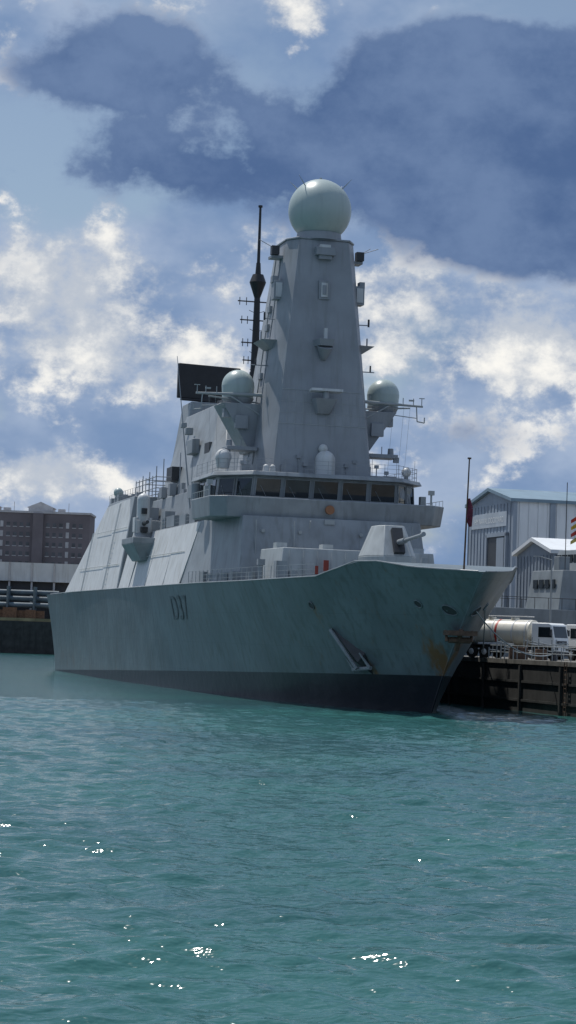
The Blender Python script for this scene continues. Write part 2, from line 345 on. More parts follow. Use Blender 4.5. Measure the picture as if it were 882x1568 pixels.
for sg in(1,-1):
    b.cyl((38.5,sg*4.3,27.15),(38.5,sg*10.7,27.0),.16,.1,8); b.cyl((39.6,sg*4.3,26.5),(38.6,sg*9.5,26.8),.08)
    b.cyl((38.5,sg*4.5,25.2),(38.5,sg*7.5,26.9),.08)
    for s in (5.6,8.8,9.8,10.6): b.cyl((38.5,sg*s,27.0),(38.5,sg*s,27.7),.04); 
    b.box((38.5,sg*10.6,27.75),(.2,.5,.06)); b.box((38.5,sg*9.6,27.5),(.15,.5,.15))
    b.path([(38.5,sg*10.1,27),(38.5,sg*10.2,25.6),(38.5,sg*10.9,25.5),(38.5,sg*10.9,26.0)],.06)
    b.cyl((38.5,sg*6.0,26.2),(38.5,sg*10.1,25.9),.045)
    for s in (8.9,9.5,7.9): b.cyl((38.5,sg*s,26.9),(38.5,sg*(s-.4),20.6),.012,n=4)
b.obj('yardarms',m_rail,ship)
b=MB(); d=MB()
for sg in(1,-1):
    y=sg*6.9-.4
    d.cyl((40,y,26.9),(40,y,28.0),1.42,1.5,24); d.sph((40,y,28.0),1.5,26,8,z0=0)
    b.cyl((40,y,26.3),(40,y,26.9),1.2,1.5,20)
    b.frus([(39,sg*5.0),(43,sg*5.0),(43,sg*5.4),(39,sg*5.4)],22.0,[(38.4,sg*4.0),(42.4,sg*4.0),(42.4,sg*8.2),(38.4,sg*8.2)],26.3)
    b.box((38.6,sg*6.4,24.6),(.5,1.2,1.2)); b.box((39.2,sg*7.6,25.4),(.8,.8,.8))
    b.box((38,sg*6.6,22.1),(2.2,2.8,.35)); b.cyl((38,sg*7.6,22.2),(38,sg*7.6,22.9),.3,.25,10); b.box((37.2,sg*7.9,21.8),(.3,.5,.5))
    b.cyl((37.5,sg*6.6,22.2),(37.5,sg*6.6,23),.04)
b.obj('sensor_sponsons',m_tow,ship,bevel=.03); d.obj('satellite_domes',m_dome,ship)
b=MB(); d=MB(); dk=MB()
d.cyl((33.5,-.2,19.7),(33.5,-.2,21.1),.92,.9,24); d.sph((33.5,-.2,21.1),.9,24,8,z0=0); d.sph((33.6,0,22.15),.42,16,8); d.cyl((33.6,0,21.8),(33.6,0,22.1),.3)
d.sph((37,8.3,21.2),.75,20,8,z0=-.2); d.cyl((37,8.3,20.2),(37,8.3,21.05),.55,.7,16)
d.sph((35.5,-8.4,20.6),.45,16,8); b.cyl((35.5,-8.4,19.7),(35.5,-8.4,20.3),.2)
for s in(5.3,4.7): d.cyl((33,s,19.7),(33,s,20.2),.3,.25,12); d.sph((33,s,20.2),.26,12,6,z0=0)
for s,h in((6.6,1.2),(7.1,.9),(4.0,1.3),(3.3,1.1),(2.2,1.6),(-2.2,1.0),(-3.0,1.4),(-4.4,.9),(-5.2,1.1),(-6.2,.6),(1.6,.9)):
    b.cyl((33.2+abs(s)*.2,s,19.7),(33.2+abs(s)*.2,s,19.7+h),.05); b.box((33.2+abs(s)*.2,s,19.75+h),(.3,.35,.3))
b.box((34,3.2,20.1),(1,1.2,.9)); b.box((34.2,-1.8,20.0),(.8,.8,.7)); b.box((35,6.6,20.1),(.8,1,.8)); b.box((36,-6.8,19.9),(1.4,1.2,.5)); b.box((34.5,-5.6,19.85),(.8,1.8,.35))
for s,h in((7.8,2.4),(-7.2,2.2),(-8.9,1.9),(5.9,2.2),(-4.9,2.4)): b.cyl((34.6,s,19.7),(34.6,s,19.7+h),.03,.015,5)
pr=[(31.6,6.5),(34.9,9.2),(44,9.2)]
for sg in(1,-1):
    for (p,q) in zip(pr[:-1],pr[1:]):
        for z in(20.1,20.5,20.85): b.cyl((p[0],sg*p[1],z),(q[0],sg*q[1],z),.02,n=4)
        for k in np.linspace(0,1,5): b.cyl((p[0]+(q[0]-p[0])*k,sg*(p[1]+(q[1]-p[1])*k),19.7),(p[0]+(q[0]-p[0])*k,sg*(p[1]+(q[1]-p[1])*k),20.9),.025,n=4)
for z in(20.1,20.5,20.85): b.cyl((31.6,6.5,z),(31.6,-6.5,z),.018,n=4)
for s in np.arange(-6.5,6.6,1.3): b.cyl((31.6,s,19.7),(31.6,s,20.9),.022,n=4)
b.obj('roof_equipment',m_tow,ship); d.obj('small_domes',m_light,ship)
b=MB(); b.box((29.6,.3,15.4),(.5,.9,.4)); 
for s in(-5,-2.5,3,6.3): b.cyl((29.4,s,14.4),(29.0,s,14.4),.16)
for s in (2.2,-4.2): b.cyl((29,s,14.8),(28.7,s,15.4),.06)
for s in(-7,-3.5,3.6,7): b.box((28.75,s,12.8),(.12,.06,5))
for sg in(1,-1):
    for a in np.arange(31.5,38.6,1.0): b.cyl((a,sg*10.65,17.35),(a,sg*10.65,17.9),.025,n=4)
    b.cyl((31.5,sg*10.65,17.9),(38.5,sg*10.65,17.9),.03,n=4); b.box((35.5,sg*10.0,17.9),(.6,.5,1.1)); b.cyl((33.5,sg*10.2,17.3),(33.5,sg*10.2,18.6),.09); b.box((33.5,sg*10.2,18.7),(.35,.5,.4))
b.obj('front_fittings',m_rail,ship)
b=MB(); b.cyl((29.98,.2,16.5),(29.72,.2,16.5),.4,.4,20); b.obj('ship_crest',mat('crest_bronze',(.25,.11,.05),.5),ship)
b=MB(); pa=61.5
b.cyl((pa,0,19),(pa,0,32),.62,.52,12); b.cyl((pa,0,32),(pa,0,39.6),.45,.3,12); b.cyl((pa,0,39.6),(pa,0,41.2),.3,.85,12); b.cyl((pa,0,41.2),(pa,0,42.0),.85,.55,12)
b.cyl((pa,0,42.0),(pa,0,43.2),.3,.22,10); b.cyl((pa,0,43.2),(pa,0,49.0),.17,.12,8); b.cyl((pa,0,48.9),(pa,0,49.1),.22)
for z,h in((39.2,2.0),(37.3,1.7),(35,1.5),(33.2,1.3)):
    b.cyl((pa,-h,z),(pa,h,z),.07)
    for sg in(1,-1):
        b.cyl((pa,sg*h*.9,z-.4),(pa,sg*h*.9,z+.4),.04); b.cyl((pa,sg*h*.55,z-.4),(pa,sg*h*.55,z+.4),.04); b.cyl((pa,sg*h*.4,z-.9),(pa,0,z-1.2),.03)
b.obj('pole_mast',m_black,ship)
b=MB()
b.frus(sym([(58,3.5),(60,4.9),(86,4.9),(92,3.4)]),19.3,sym([(66,1.6),(67,2.3),(84,2.3),(86,1.6)]),29.3)
b.frus(sym([(84,3.0),(92,3.0)]),19.9,sym([(85,1.6),(90,1.6)]),31.2)
b.box((72,3.9,25),(3,.8,1.6)); b.box((76,3.6,27),(.8,.8,.8)); b.box((80,3.4,28),(.8,.6,.6))
b.obj('funnel',m_sup,ship,bevel=.1)
b=MB(); b.box((70,0,29.6),(4,2.6,.9)); b.cyl((75,0,29.3),(75,0,30.4),.9,.8,14); b.box((66,3.4,24.2),(2.4,.6,1.6)); b.obj('exhaust_uptakes',m_dark,ship)
b=MB(); rc=Vector((87,-.7,33.6)); rz=math.radians(12)
Mr=Matrix.Rotation(rz,3,'Z')
def RB(c,d,bb): bb.box(rc+Mr@Vector(c),d,rz=rz)
b.cyl((87,-.2,31.0),(87,-.7,32.3),.8,.6,14)
RB((0,.0,0),(.5,7.6,3.9),b); RB((.5,0,-.2),(.8,5.5,2.4),b); RB((-.35,0,-2.1),(.6,7.0,.25),b)
b.obj('volume_search_radar',m_black,ship,bevel=.08)
for sg,nm in((1,'close_in_gun_stbd'),(-1,'close_in_gun_port')):
    b=MB(); y=sg*9.3
    b.frus([(64.6,sg*9),(70.6,sg*9),(70.0,sg*10.3),(65.2,sg*10.3)],12.6,[(64.2,sg*8.6),(71,sg*8.6),(71,sg*11.3),(64.2,sg*11.3)],14.3)
    b.frus([(64.2,sg*8.6),(71,sg*8.6),(71,sg*11.3),(64.2,sg*11.3)],14.3,[(64.2,sg*8.6),(71,sg*8.6),(71,sg*11.3),(64.2,sg*11.3)],14.9)
    b.cyl((67.5,y+sg*.4,14.9),(67.5,y+sg*.4,15.5),1.1,.9,16)
    b.obj(nm+'_sponson',m_sup,ship,bevel=.04)
    b=MB(); y=sg*9.8
    b.box((67.5,y,16.1),(1.3,1.5,1.3)); b.cyl((67.5,y,16.6),(67.5,y,18.9),.66,.66,18); b.sph((67.5,y,18.9),.66,18,8,z0=0); b.box((67.7,y+.75,16.3),(1.2,.3,1.5)); b.box((67.7,y-.75,16.3),(1.2,.3,1.5))
    b.obj(nm+'_body',m_light,ship,bevel=.03)
    b=MB(); b.cyl((67.2,y,16.4),(64.8,y,16.5),.22,.18,10); b.box((66.6,y,15.8),(.6,.7,.5)); b.cyl((66.83,y,17.4),(66.8,y,18),.3,.3); b.obj(nm+'_barrels',m_dark,ship)
b=MB(); d=MB()
d.sph((94,7.9,21.2),.55,14,8); b.cyl((94,7.9,20),(94,7.9,20.8),.5,.35,12); b.box((92,7.8,20.4),(1.6,1,.9)); b.box((96,7.9,20.3),(1,1,.6))
for z in(20.2,20.9,21.6,22.1):
    b.cyl((78,6.6,z),(90,6.6,z+.0),.05); b.cyl((78,6.6,z),(78,4.4,z),.05); b.cyl((84,6.6,z),(84,4.4,z),.05)
for a in np.arange(78,91,2): b.cyl((a,6.6,20),(a,6.6,22.3),.05)
for a,h in((80,3.4),(84,3.0),(76,3.9),(88,2.8)): b.cyl((a,6.2,20),(a,6.2,20+h),.05)
b.box((58,8.1,16.3),(4,1.4,1.1)); b.box((52,8.2,16.2),(3,1.2,1.0)); b.box((47,8.3,16.4),(2.5,1.2,1.4)); b.box((62,8.2,16.6),(1.6,1,1.8)); b.box((74,7.9,17.7),(4,1.2,1.4))
b.cyl((44,8.4,15.7),(44,8.4,19.3),.1); b.box((43.5,9.2,18.4),(2.2,1.4,1.2)); b.cyl((41,9.9,17.3),(41,9.9,19.0),.4,.4,14)
for a in np.arange(42,76,2.0): b.cyl((a,8.75,15.7),(a,8.75,16.8),.03,n=4)
for z in(16.05,16.4,16.8): b.cyl((42,8.75,z),(64,8.75,z),.02,n=4)
for a in np.arange(78,98,1.5): b.cyl((a,8.3,20),(a,8.3,21.0),.03,n=4)
for z in(20.5,21.0): b.cyl((78,8.3,z),(97,8.3,z),.02,n=4)
for i in range(26):
    a=random.uniform(42,96); zz=19.4 if a<77 else 20.0; s=random.uniform(6.0,7.2); h=random.uniform(.4,1.3)
    b.box((a,s,zz+h/2),(random.uniform(.4,1.6),random.uniform(.3,.9),h))
for a in (48,53,58.5,64,70): b.box((a,6.98,17.5),(1.2,.12,1.9)); 
b.cyl((50,8.3,15.7),(52.5,9.8,32.0),.09,.03,8); b.cyl((62,7.2,19.4),(62,7.2,23.5),.05); b.cyl((56,7.2,19.4),(56,7.2,22.6),.04)
b.obj('upper_deck_equipment',m_tow,ship,bevel=.02); d.obj('aft_domes',m_dome,ship)
b=MB()
for a in (50.5,56,61,67,73): b.box((a,6.99,17.2),(.9,.1,1.6))
b.box((79,4.3,22.5),(3,1.4,1.5)); b.obj('deckhouse_doors',m_dark,ship)
# --- main gun turret
gx,gs=11.2,.25; gun=MB()
gun.frus([(gx-2.2,gs-1.1),(gx-2.2,gs+1.1),(gx-.6,gs+1.9),(gx+2.0,gs+1.9),(gx+2.8,gs+1.1),(gx+2.8,gs-1.1),(gx+2.0,gs-1.9),(gx-.6,gs-1.9)],10.6,
 [(gx-2.3,gs-1.15),(gx-2.3,gs+1.15),(gx-.6,gs+2.0),(gx+2.0,gs+2.0),(gx+2.8,gs+1.15),(gx+2.8,gs-1.15),(gx+2.0,gs-2.0),(gx-.6,gs-2.0)],11.9)
gun.frus([(gx-2.3,gs-1.15),(gx-2.3,gs+1.15),(gx-.6,gs+2.0),(gx+2.0,gs+2.0),(gx+2.8,gs+1.15),(gx+2.8,gs-1.15),(gx+2.0,gs-2.0),(gx-.6,gs-2.0)],11.9,
 [(gx-.9,gs-.75),(gx-.9,gs+.75),(gx-.2,gs+1.1),(gx+1.6,gs+1.1),(gx+2.2,gs+.7),(gx+2.2,gs-.7),(gx+1.6,gs-1.1),(gx-.2,gs-1.1)],14.35)
gun.cyl((gx,gs,9.8),(gx,gs,10.65),1.9,1.9,24)
gun.obj('gun_turret',m_gun,ship,bevel=.05)
g2=MB(); g2.box((gx-1.55,gs-.1,12.95),(1.0,.85,2.2),ry=.5); g2.obj('gun_embrasure',m_dark,ship)
g3=MB(); g3.cyl((gx-1,gs-.1,12.9),(gx-3.4,gs-.2,13.1),.26,.22,14); g3.cyl((gx-3.4,gs-.2,13.1),(gx-7.2,gs-.45,13.45),.15,.12,14); g3.cyl((gx-6.9,gs-.43,13.42),(gx-7.3,gs-.45,13.46),.18,.18,14); g3.obj('gun_barrel',m_sup,ship)
b=MB()
for sg in(1,-1):
    aa=np.arange(7,42.1,1.5)
    for a in aa: b.cyl((a,sg*(hw(a,9.8)-.25),9.8),(a,sg*(hw(a,9.8)-.25),10.95),.03,n=5)
    for z in(10.2,10.55,10.95):
        b.path([(a,sg*(hw(a,9.8)-.25),z) for a in aa],.018,4)
b.obj('guard_rails',m_rail,ship)
b=MB()
for a,s in((36,9.2),(34,8.9),(31,9.0),(26,7.9),(17,6.5)):
    b.cyl((a,s,9.8),(a,s,10.7),.28,.28,12); b.cyl((a+.9,s,9.8),(a+.9,s,10.7),.28,.28,12); b.box((a+.45,s,9.9),(1.8,.8,.15))
b.box((38,9.3,10.4),(1.6,.8,1.0)); b.box((29,8.6,10.3),(1.6,.9,.9)); b.cyl((24,7.6,9.8),(24,7.6,11.4),.2); b.box((24,7.6,11.5),(.5,.6,.5)); b.box((18,7.4,10.7),(.9,.9,1.5))
b.cyl((3,0,10),(3,0,11.6),.25); b.obj('mooring_gear',m_sup,ship)
b=MB(); b.box((20.1,3.0,11.3),(.2,.4,.9)); b.box((19.8,3.9,10.9),(.3,.25,.7)); b.obj('fire_point',mat('red_paint',(.22,.03,.02),.5),ship)
b=MB(); b.cyl((-6.4,0,10.2),(-6.9,0,18.4),.075,.05,8); b.box((-6.9,0,18.45),(.12,.25,.12)); b.obj('jackstaff',m_rust,ship)
b=MB()
ps=[(-6.75,-.12,15.6),(-6.7,-.25,14.9),(-6.65,-.2,14.2),(-6.6,-.32,13.6)]
for (p,q),(r0,r1) in zip(zip(ps[:-1],ps[1:]),((.08,.2),(.2,.26),(.26,.12))): b.cyl(p,q,r0,r1,8)
b.obj('furled_jack',mat('jack_cloth',(.12,.02,.04),.9,.5,5),ship)
def hp(a,z,off=0.0): return (a,hs(a,z)+off,z)
b=MB()
b.add([hp(7.4,6.1,.03),hp(4.6,4.3,.03),hp(4.9,2.7,.03),hp(6.6,3.7,.03),hp(5.0,3.6,.75)],[(0,1,4),(1,2,4),(2,3,4),(3,0,4)])
b.obj('hawse_pipe',m_dark,ship)
b=MB(); b.cyl(hp(7.3,6.0,.25),hp(5.4,3.1,.8),.15); b.cyl(hp(6.4,3.0,.5),hp(4.1,3.2,.5),.2,.15); b.cyl(hp(4.2,3.2,.5),hp(4.6,4.3,.5),.14,.05); b.cyl(hp(6.3,3.0,.5),hp(6.6,3.9,.5),.14,.05)
b.obj('bower_anchor',m_sup,ship)
b=MB()
b.box((stem(6.0)-.1,0,6.0),(1.1,2.2,.35)); b.cyl((stem(5.4)-.5,-.8,5.5),(stem(5.4)-.5,.8,5.5),.22); b.cyl((stem(5.8)-.5,0,6.2),(stem(5.0)-.35,0,4.8),.18)
b.cyl((stem(5.4)-.5,-.9,5.4),(stem(5.4)-.35,-1.0,6.2),.15,.06); b.cyl((stem(5.4)-.5,.9,5.4),(stem(5.4)-.35,1.0,6.2),.15,.06)
b.obj('stem_anchor',m_rust,ship)
b=MB(); o_=MB()
for a,z,rr in((-4.0,8.0,.26),(8.9,7.8,.28),(-6.4,7.6,.36)):
    for sg in(1,-1):
        c=[(a+rr*1.3*math.cos(t),sg*(hs(a+rr*1.3*math.cos(t),z+rr*math.sin(t))+.04),z+rr*math.sin(t)) for t in np.linspace(0,2*math.pi,13)]
        b.path(c,.05,6); o_.add(c[:-1],[tuple(range(12))])
b.obj('fairlead_rings',m_hull,ship); o_.obj('fairlead_openings',m_dark,ship)
cu=bpy.data.curves.new('pennant','FONT'); cu.body='D37'; cu.size=3.2; cu.resolution_u=4
to=bpy.data.objects.new('pennant_tmp',cu); sc.collection.objects.link(to)
bpy.context.view_layer.update(); me=bpy.data.meshes.new_from_object(to.evaluated_get(bpy.context.evaluated_depsgraph_get())); bpy.data.objects.remove(to)
bm=bmesh.new(); bm.from_mesh(me); bmesh.ops.triangulate(bm,faces=bm.faces)
for vv in bm.verts:
    a=49.2-vv.co.x*1.25; z=6.6+vv.co.y; vv.co=Vector((a,hs(a,z)+.06,z))
bm.to_mesh(me); bm.free(); me.materials.append(mat('pennant_paint',(.095,.12,.132),.5,.3,1.2)); o=bpy.data.objects.new('pennant_number',me); sc.collection.objects.link(o); o.parent=ship
# ---------------------------------------------------------------- WATER
ys=[];y=20.0
while y<170: ys.append(y); y+=.072*(y/30)**1.15
while y<700: ys.append(y); y+=.1*(y/30)**1.6
while y<9000: ys.append(y); y*=1.12
ys=[-400,-200,-80,-20,5,12,16]+ys+[9000]
xx=list(np.arange(0,15,.125)); x=15.0; st=.125
while x<6000: xx.append(x); st*=1.05; x+=st
xx.append(6000); xx=[-q for q in xx[:0:-1]]+xx
XS=np.array(xx);YS=np.array(ys); XX,YY=np.meshgrid(XS,YS)
dY=np.gradient(YS)[:,None]*np.ones_like(XX); dX=np.gradient(XS)[None,:]*np.ones_like(XX)
H=np.zeros_like(XX)
for i in range(60):
    lam=.38*(2.9/.38)**(rng.rand()**1.05); ang=rng.normal(0.18,.50); k=2*math.pi/lam; ph=rng.rand()*6.28
    kx=math.sin(ang)*k; ky=math.cos(ang)*k; amp=.0074*lam**.9
    att=np.clip((lam/(abs(math.cos(ang))*dY+abs(math.sin(ang))*dX+1e-6)-2.0)/2.0,0,1)
    s=np.sin(kx*XX+ky*YY+ph+1.5*np.sin(.47*XX+.23*YY+ph)); H+=amp*att*(s+.3*(s*s-.5))
verts=np.stack([XX,YY,H],-1).reshape(-1,3); nx=len(XS);ny=len(YS)
i0=(np.arange(ny-1)[:,None]*nx+np.arange(nx-1)[None,:]).reshape(-1)
faces=np.stack([i0,i0+1,i0+nx+1,i0+nx],-1)
me=bpy.data.meshes.new('water'); me.vertices.add(len(verts)); me.vertices.foreach_set('co',verts.ravel()); me.loops.add(faces.size); me.loops.foreach_set('vertex_index',faces.ravel()); me.polygons.add(len(faces)); me.polygons.foreach_set('loop_start',np.arange(0,faces.size,4)); me.polygons.foreach_set('use_smooth',[True]*len(faces)); me.update(calc_edges=True)
wm=bpy.data.materials.new('sea_water'); wm.use_nodes=True; nt=wm.node_tree;N=nt.nodes;L=nt.links; bs=N['Principled BSDF']
bs.inputs['Roughness'].default_value=.10; bs.inputs['IOR'].default_value=1.33
tc=N.new('ShaderNodeTexCoord')
n=N.new('ShaderNodeTexNoise'); n.inputs['Scale'].default_value=.05; n.inputs['Detail'].default_value=3; L.new(tc.outputs['Object'],n.inputs[0])
mx=N.new('ShaderNodeMix'); mx.data_type='RGBA'; mr=N.new('ShaderNodeMapRange'); mr.inputs[1].default_value=.35; mr.inputs[2].default_value=.65; L.new(n.outputs['Fac'],mr.inputs[0]); L.new(mr.outputs[0],mx.inputs[0])
mx.inputs[6].default_value=(.026,.088,.096,1); mx.inputs[7].default_value=(.032,.120,.115,1); L.new(mx.outputs[2],bs.inputs['Base Color'])
mp=N.new('ShaderNodeMapping'); mp.inputs['Scale'].default_value=(1,1.6,1); mp.inputs['Rotation'].default_value=(0,0,.2); L.new(tc.outputs['Object'],mp.inputs[0])
nb=N.new('ShaderNodeTexNoise'); nb.inputs['Scale'].default_value=2.4; nb.inputs['Detail'].default_value=2; nb.inputs['Roughness'].default_value=.5; L.new(mp.outputs[0],nb.inputs[0])
bp=N.new('ShaderNodeBump'); bp.inputs['Strength'].default_value=.7; bp.inputs['Distance'].default_value=.11; L.new(nb.outputs['Fac'],bp.inputs['Height']); L.new(bp.outputs[0],bs.inputs['Normal'])
me.materials.append(wm); wo=bpy.data.objects.new('water',me); sc.collection.objects.link(wo)
# ---------------------------------------------------------------- QUAY right (same frame as ship)
quay=empty('quay',(11.1,164.3,0),math.radians(90)+th)
b=MB(); QZ=4.15; QE=260
b.frus([(-60,-11.7),(QE,-11.7),(QE,-600),(-60,-600)],-3,[(-60,-11.7),(QE,-11.7),(QE,-600),(-60,-600)],QZ-.35); b.obj('quay_wall',m_wall,quay)
b=MB(); b.frus([(-60,-11.6),(QE,-11.6),(QE,-600),(-60,-600)],QZ-.35,[(-60,-11.6),(QE,-11.6),(QE,-600),(-60,-600)],QZ); b.obj('quay_coping',m_conc,quay)
b=MB()
for a in np.arange(-50,120,9): b.box((a,-11.6,1.4),(.3,.2,4.6))
for z in (.9,2.4): b.box((30,-11.64,z),(180,.1,.18))
b.obj('wall_pilasters',m_wall,quay)
b=MB()
for k in(0,.5): b.cyl((2.5+k,-11.5,-.5),(2.5+k,-11.5,QZ),.04)
for z in np.arange(0,4,.35): b.cyl((2.5,-11.5,z),(3.0,-11.5,z),.025)
b.obj('quay_ladder',m_rust,quay)
b=MB()
for a in np.arange(-40,80,2.0): b.cyl((a,-12.4,QZ),(a,-12.4,QZ+1.1),.035)
for z in(.55,1.1): b.cyl((-40,-12.4,QZ+z),(80,-12.4,QZ+z),.03)
b.obj('quay_railing',m_rail,quay)
b=MB()
for a in(-8,9,26): b.cyl((a,-12.9,QZ),(a,-12.9,QZ+.55),.28,.22,12); b.cyl((a,-12.9,QZ+.55),(a,-12.9,QZ+.7),.4,.4,12)
b.obj('bollards',m_dark,quay)
def rope(p,q,sag,n=16): return [tuple(Vector(p).lerp(Vector(q),i/n)-Vector((0,0,sag*4*(i/n)*(1-i/n)))) for i in range(n+1)]
b=MB(); b.path(rope((-6.4,-hs(-6.4,7.6),7.6),(9,-12.9,4.7),1.2),.05); b.path(rope((-4,-hs(-4,8),8),(26,-12.9,4.7),1.0),.05); b.obj('mooring_lines',m_rail,ship)
# ---------------------------------------------------------------- far quay left
fq=empty('far_quay',(0,0,0))
b=MB(); b.box((-300,530,3.2),(900,100,7.6)); b.obj('far_quay_wall',m_wall,fq)
b=MB(); b.box((-300,531,7.3),(900,101.6,.7)); b.obj('far_quay_coping',mat('yellowed_coping',(.24,.20,.11),.8,.4,.3),fq)
b=MB(); b.frus([(-3000,582),(3000,582),(3000,4000),(-3000,4000)],-2,[(-3000,582),(3000,582),(3000,4000),(-3000,4000)],7.3); b.obj('land_ground',m_conc)
def flats(x0,x1,y0,z0,z1,name='apartment_block'):
    e=empty(name,(0,0,0)); b=MB(); b.box(((x0+x1)/2,y0+8,(z0+z1)/2),(x1-x0,16,z1-z0)); 
    b.box((x0+(x1-x0)*.3,y0-.7,(z0+z1)/2),(3,1.4,z1-z0)); b.box((x0+(x1-x0)*.72,y0-.7,(z0+z1)/2),(3,1.4,z1-z0)); b.obj('walls',m_brick,e)
    g=MB(); p=MB(); nst=int((z1-z0)/2.8)
    for k in range(nst):
        z=z0+1.5+k*2.8; x=x0+1.0; j=0
        while x<x1-1.0:
            if j%5==4: p.box((x,y0-.06,z),(.9,.16,1.7))
            else: g.box((x,y0-.03,z),(1.0,.1,1.15)); p.box((x,y0-.06,z-.68),(1.2,.14,.22))
            x+=1.9; j+=1
    g.obj('windows',mat('dull_glass',(.07,.075,.085),.3,.5,.4),e,smooth=False); p.obj('pale_trim',m_trim,e,smooth=False)
    b=MB(); b.box(((x0+x1)/2,y0+8,z1+.3),(x1-x0+.6,16.6,.6))
    for t in (.12,.42,.72):
        xc=x0+(x1-x0)*t; b.box((xc,y0+8,z1+1.2),(7,8,1.4)); b.add([(xc-4,y0+4,z1+1.9),(xc+4,y0+4,z1+1.9),(xc,y0+4,z1+3.6),(xc-4,y0+12,z1+1.9),(xc+4,y0+12,z1+1.9),(xc,y0+12,z1+3.6)],[(0,1,2),(5,4,3),(0,2,5,3),(1,4,5,2),(0,3,4,1)])
        b.box((xc+6,y0+6,z1+1.1),(2,2,1.2)); b.cyl((xc+8,y0+6,z1),(xc+8,y0+6,z1+3.5),.08)
    b.obj('roof_structures',m_trim,e)
m_brick=mat('brown_brick',(.15,.135,.145),.9,.2,.15); m_trim=mat('weathered_trim',(.40,.40,.41),.8,.2,.5)
flats(-110,-57,640,6,38.8)
flats(-160,-112,640,6,39.6)
e=empty('transit_shed'); b=MB(); b.box((-80,605,20.6),(50,20,5.0)); b.obj('upper_wall',mat('pale_cladding',(.52,.55,.57),.7,.15,.2,.4,dirt=(.35,.36,.36)),e)
b=MB(); b.box((-80,606,12.6),(49,18,11)); b.obj('lower_wall',m_dark,e)
b=MB(); 
for x in np.arange(-104,-56,6): b.box((x,594.8,20.6),(.4,.3,5.0)); b.box((x,595.5,13),(.5,.5,10))
b.obj('wall_ribs',m_trim,e)
e=empty('dockside_pipes'); b=MB()
for z,yy in((11.6,586),(13.3,588),(15.0,590)): b.cyl((-110,yy,z),(-60,yy,z),.7,.7,12)
for x in np.arange(-108,-60,7): b.box((x,587,12),(.5,5,9))
b.obj('pipes',mat('blue_grey_pipe',(.07,.11,.14),.6,.3,.4),e)
b=MB(); b.box((-85,584,9.0),(44,1,2.4)); 
for x in np.arange(-105,-62,5.5): b.box((x,583,9.2),(random.uniform(1.5,4),1,random.uniform(1.5,3.4)))
b.obj('stacked_plates',m_rust,e)
# ---------------------------------------------------------------- gabled buildings right
def gabled(name,a0,a1,s0,s1,ze,zp,mg,ms,mr,ribs):
    ax=empty(name,(11.1,164.3,0),math.radians(90)+th); am=(a0+a1)/2
    b=MB(); b.add([(a0,s0,3.5),(a1,s0,3.5),(a1,s0,ze),(am,s0,zp),(a0,s0,ze),(a0,s1,3.5),(a1,s1,3.5),(a1,s1,ze),(am,s1,zp),(a0,s1,ze)],[(0,1,2,3,4),(9,8,7,6,5),(1,6,7,2),(0,4,9,5)]); b.obj('side_walls',ms,ax,smooth=False)
    b=MB(); b.add([(a0,s0+.05,3.5),(a1,s0+.05,3.5),(a1,s0+.05,ze-.1),(am,s0+.05,zp-.1),(a0,s0+.05,ze-.1)],[(0,1,2,3,4)]); b.obj('gable_wall',mg,ax,smooth=False)
    b=MB(); b.add([(a0-.4,s0+.5,ze-.05),(am,s0+.5,zp+.05),(a1+.4,s0+.5,ze-.05),(a0-.4,s1,ze-.05),(am,s1,zp+.05),(a1+.4,s1,ze-.05),(a0-.4,s0+.5,ze+.35),(am,s0+.5,zp+.45),(a1+.4,s0+.5,ze+.35),(a0-.4,s1,ze+.35),(am,s1,zp+.45),(a1+.4,s1,ze+.35)],[(6,7,10,9),(7,8,11,10),(0,3,4,1),(1,4,5,2),(0,1,7,6),(1,2,8,7),(0,6,9,3),(2,5,11,8)]); b.obj('roof',mr,ax,smooth=False)
    b=MB()
    for s in np.arange(s0-.8,s1,-ribs): b.box((a0-.06,s,(ze+3.5)/2),(.1,.12,ze-3.6))
    b.obj('cladding_ribs',ms,ax)
    b=MB()
    for a in np.arange(a0+.8,a1,ribs): b.box((a,s0+.1,(ze+3.5)/2),(.1,.08,ze-3.8))
    b.box((a0-.1,s0-5,(ze+3.5)/2),(.2,.7,ze-3.6)); b.box((a0-.1,s0-.15,(ze+3.5)/2),(.25,.5,ze-3.6))
    b.obj('downpipes_and_corner',mg,ax); return ax
m_clad=mat('blue_grey_cladding',(.27,.32,.38),.6,.08,.3,.3); m_clad2=mat('pale_ribbed_cladding',(.66,.69,.71),.55,.06,.3,.25,dirt=(.45,.46,.46)); m_rf=mat('roof_sheet',(.17,.25,.31),.5)
ax=gabled('dock_warehouse',96,112.5,-40.7,-95,22.7,24.3,m_clad,m_clad2,m_rf,1.2)
b=MB(); b.box((101.0,-40.55,11),(6.4,.3,15)); b.obj('door_opening',m_dark,ax)
b=MB(); b.box((97.5,-40.5,11.2),(.4,.5,15.4)); b.box((104.5,-40.5,11.2),(.4,.5,15.4)); b.box((101,-40.5,18.8),(7.4,.5,.5)); b.box((101,-40.35,14.5),(6.2,.2,.3)); b.box((99.4,-40.37,11),(2.6,.15,14.8)); b.obj('door_frame',m_clad,ax)
b=MB(); b.box((104.5,-40.6,20.7),(13,.12,1.8)); b.obj('sign_board',mat('sign_blue_grey',(.40,.45,.50),.5),ax)
cu=bpy.data.curves.new('sign','FONT'); cu.body='HM NAVAL DOCKYARD'; cu.size=1.0
to=bpy.data.objects.new('tmp',cu); sc.collection.objects.link(to); bpy.context.view_layer.update()
me=bpy.data.meshes.new_from_object(to.evaluated_get(bpy.context.evaluated_depsgraph_get())); bpy.data.objects.remove(to)
for vv in me.vertices: vv.co=Vector((109.8-vv.co.x*1.0,-40.5,20.35+vv.co.y))
me.materials.append(m_white); o=bpy.data.objects.new('sign_lettering',me); sc.collection.objects.link(o); o.parent=ax
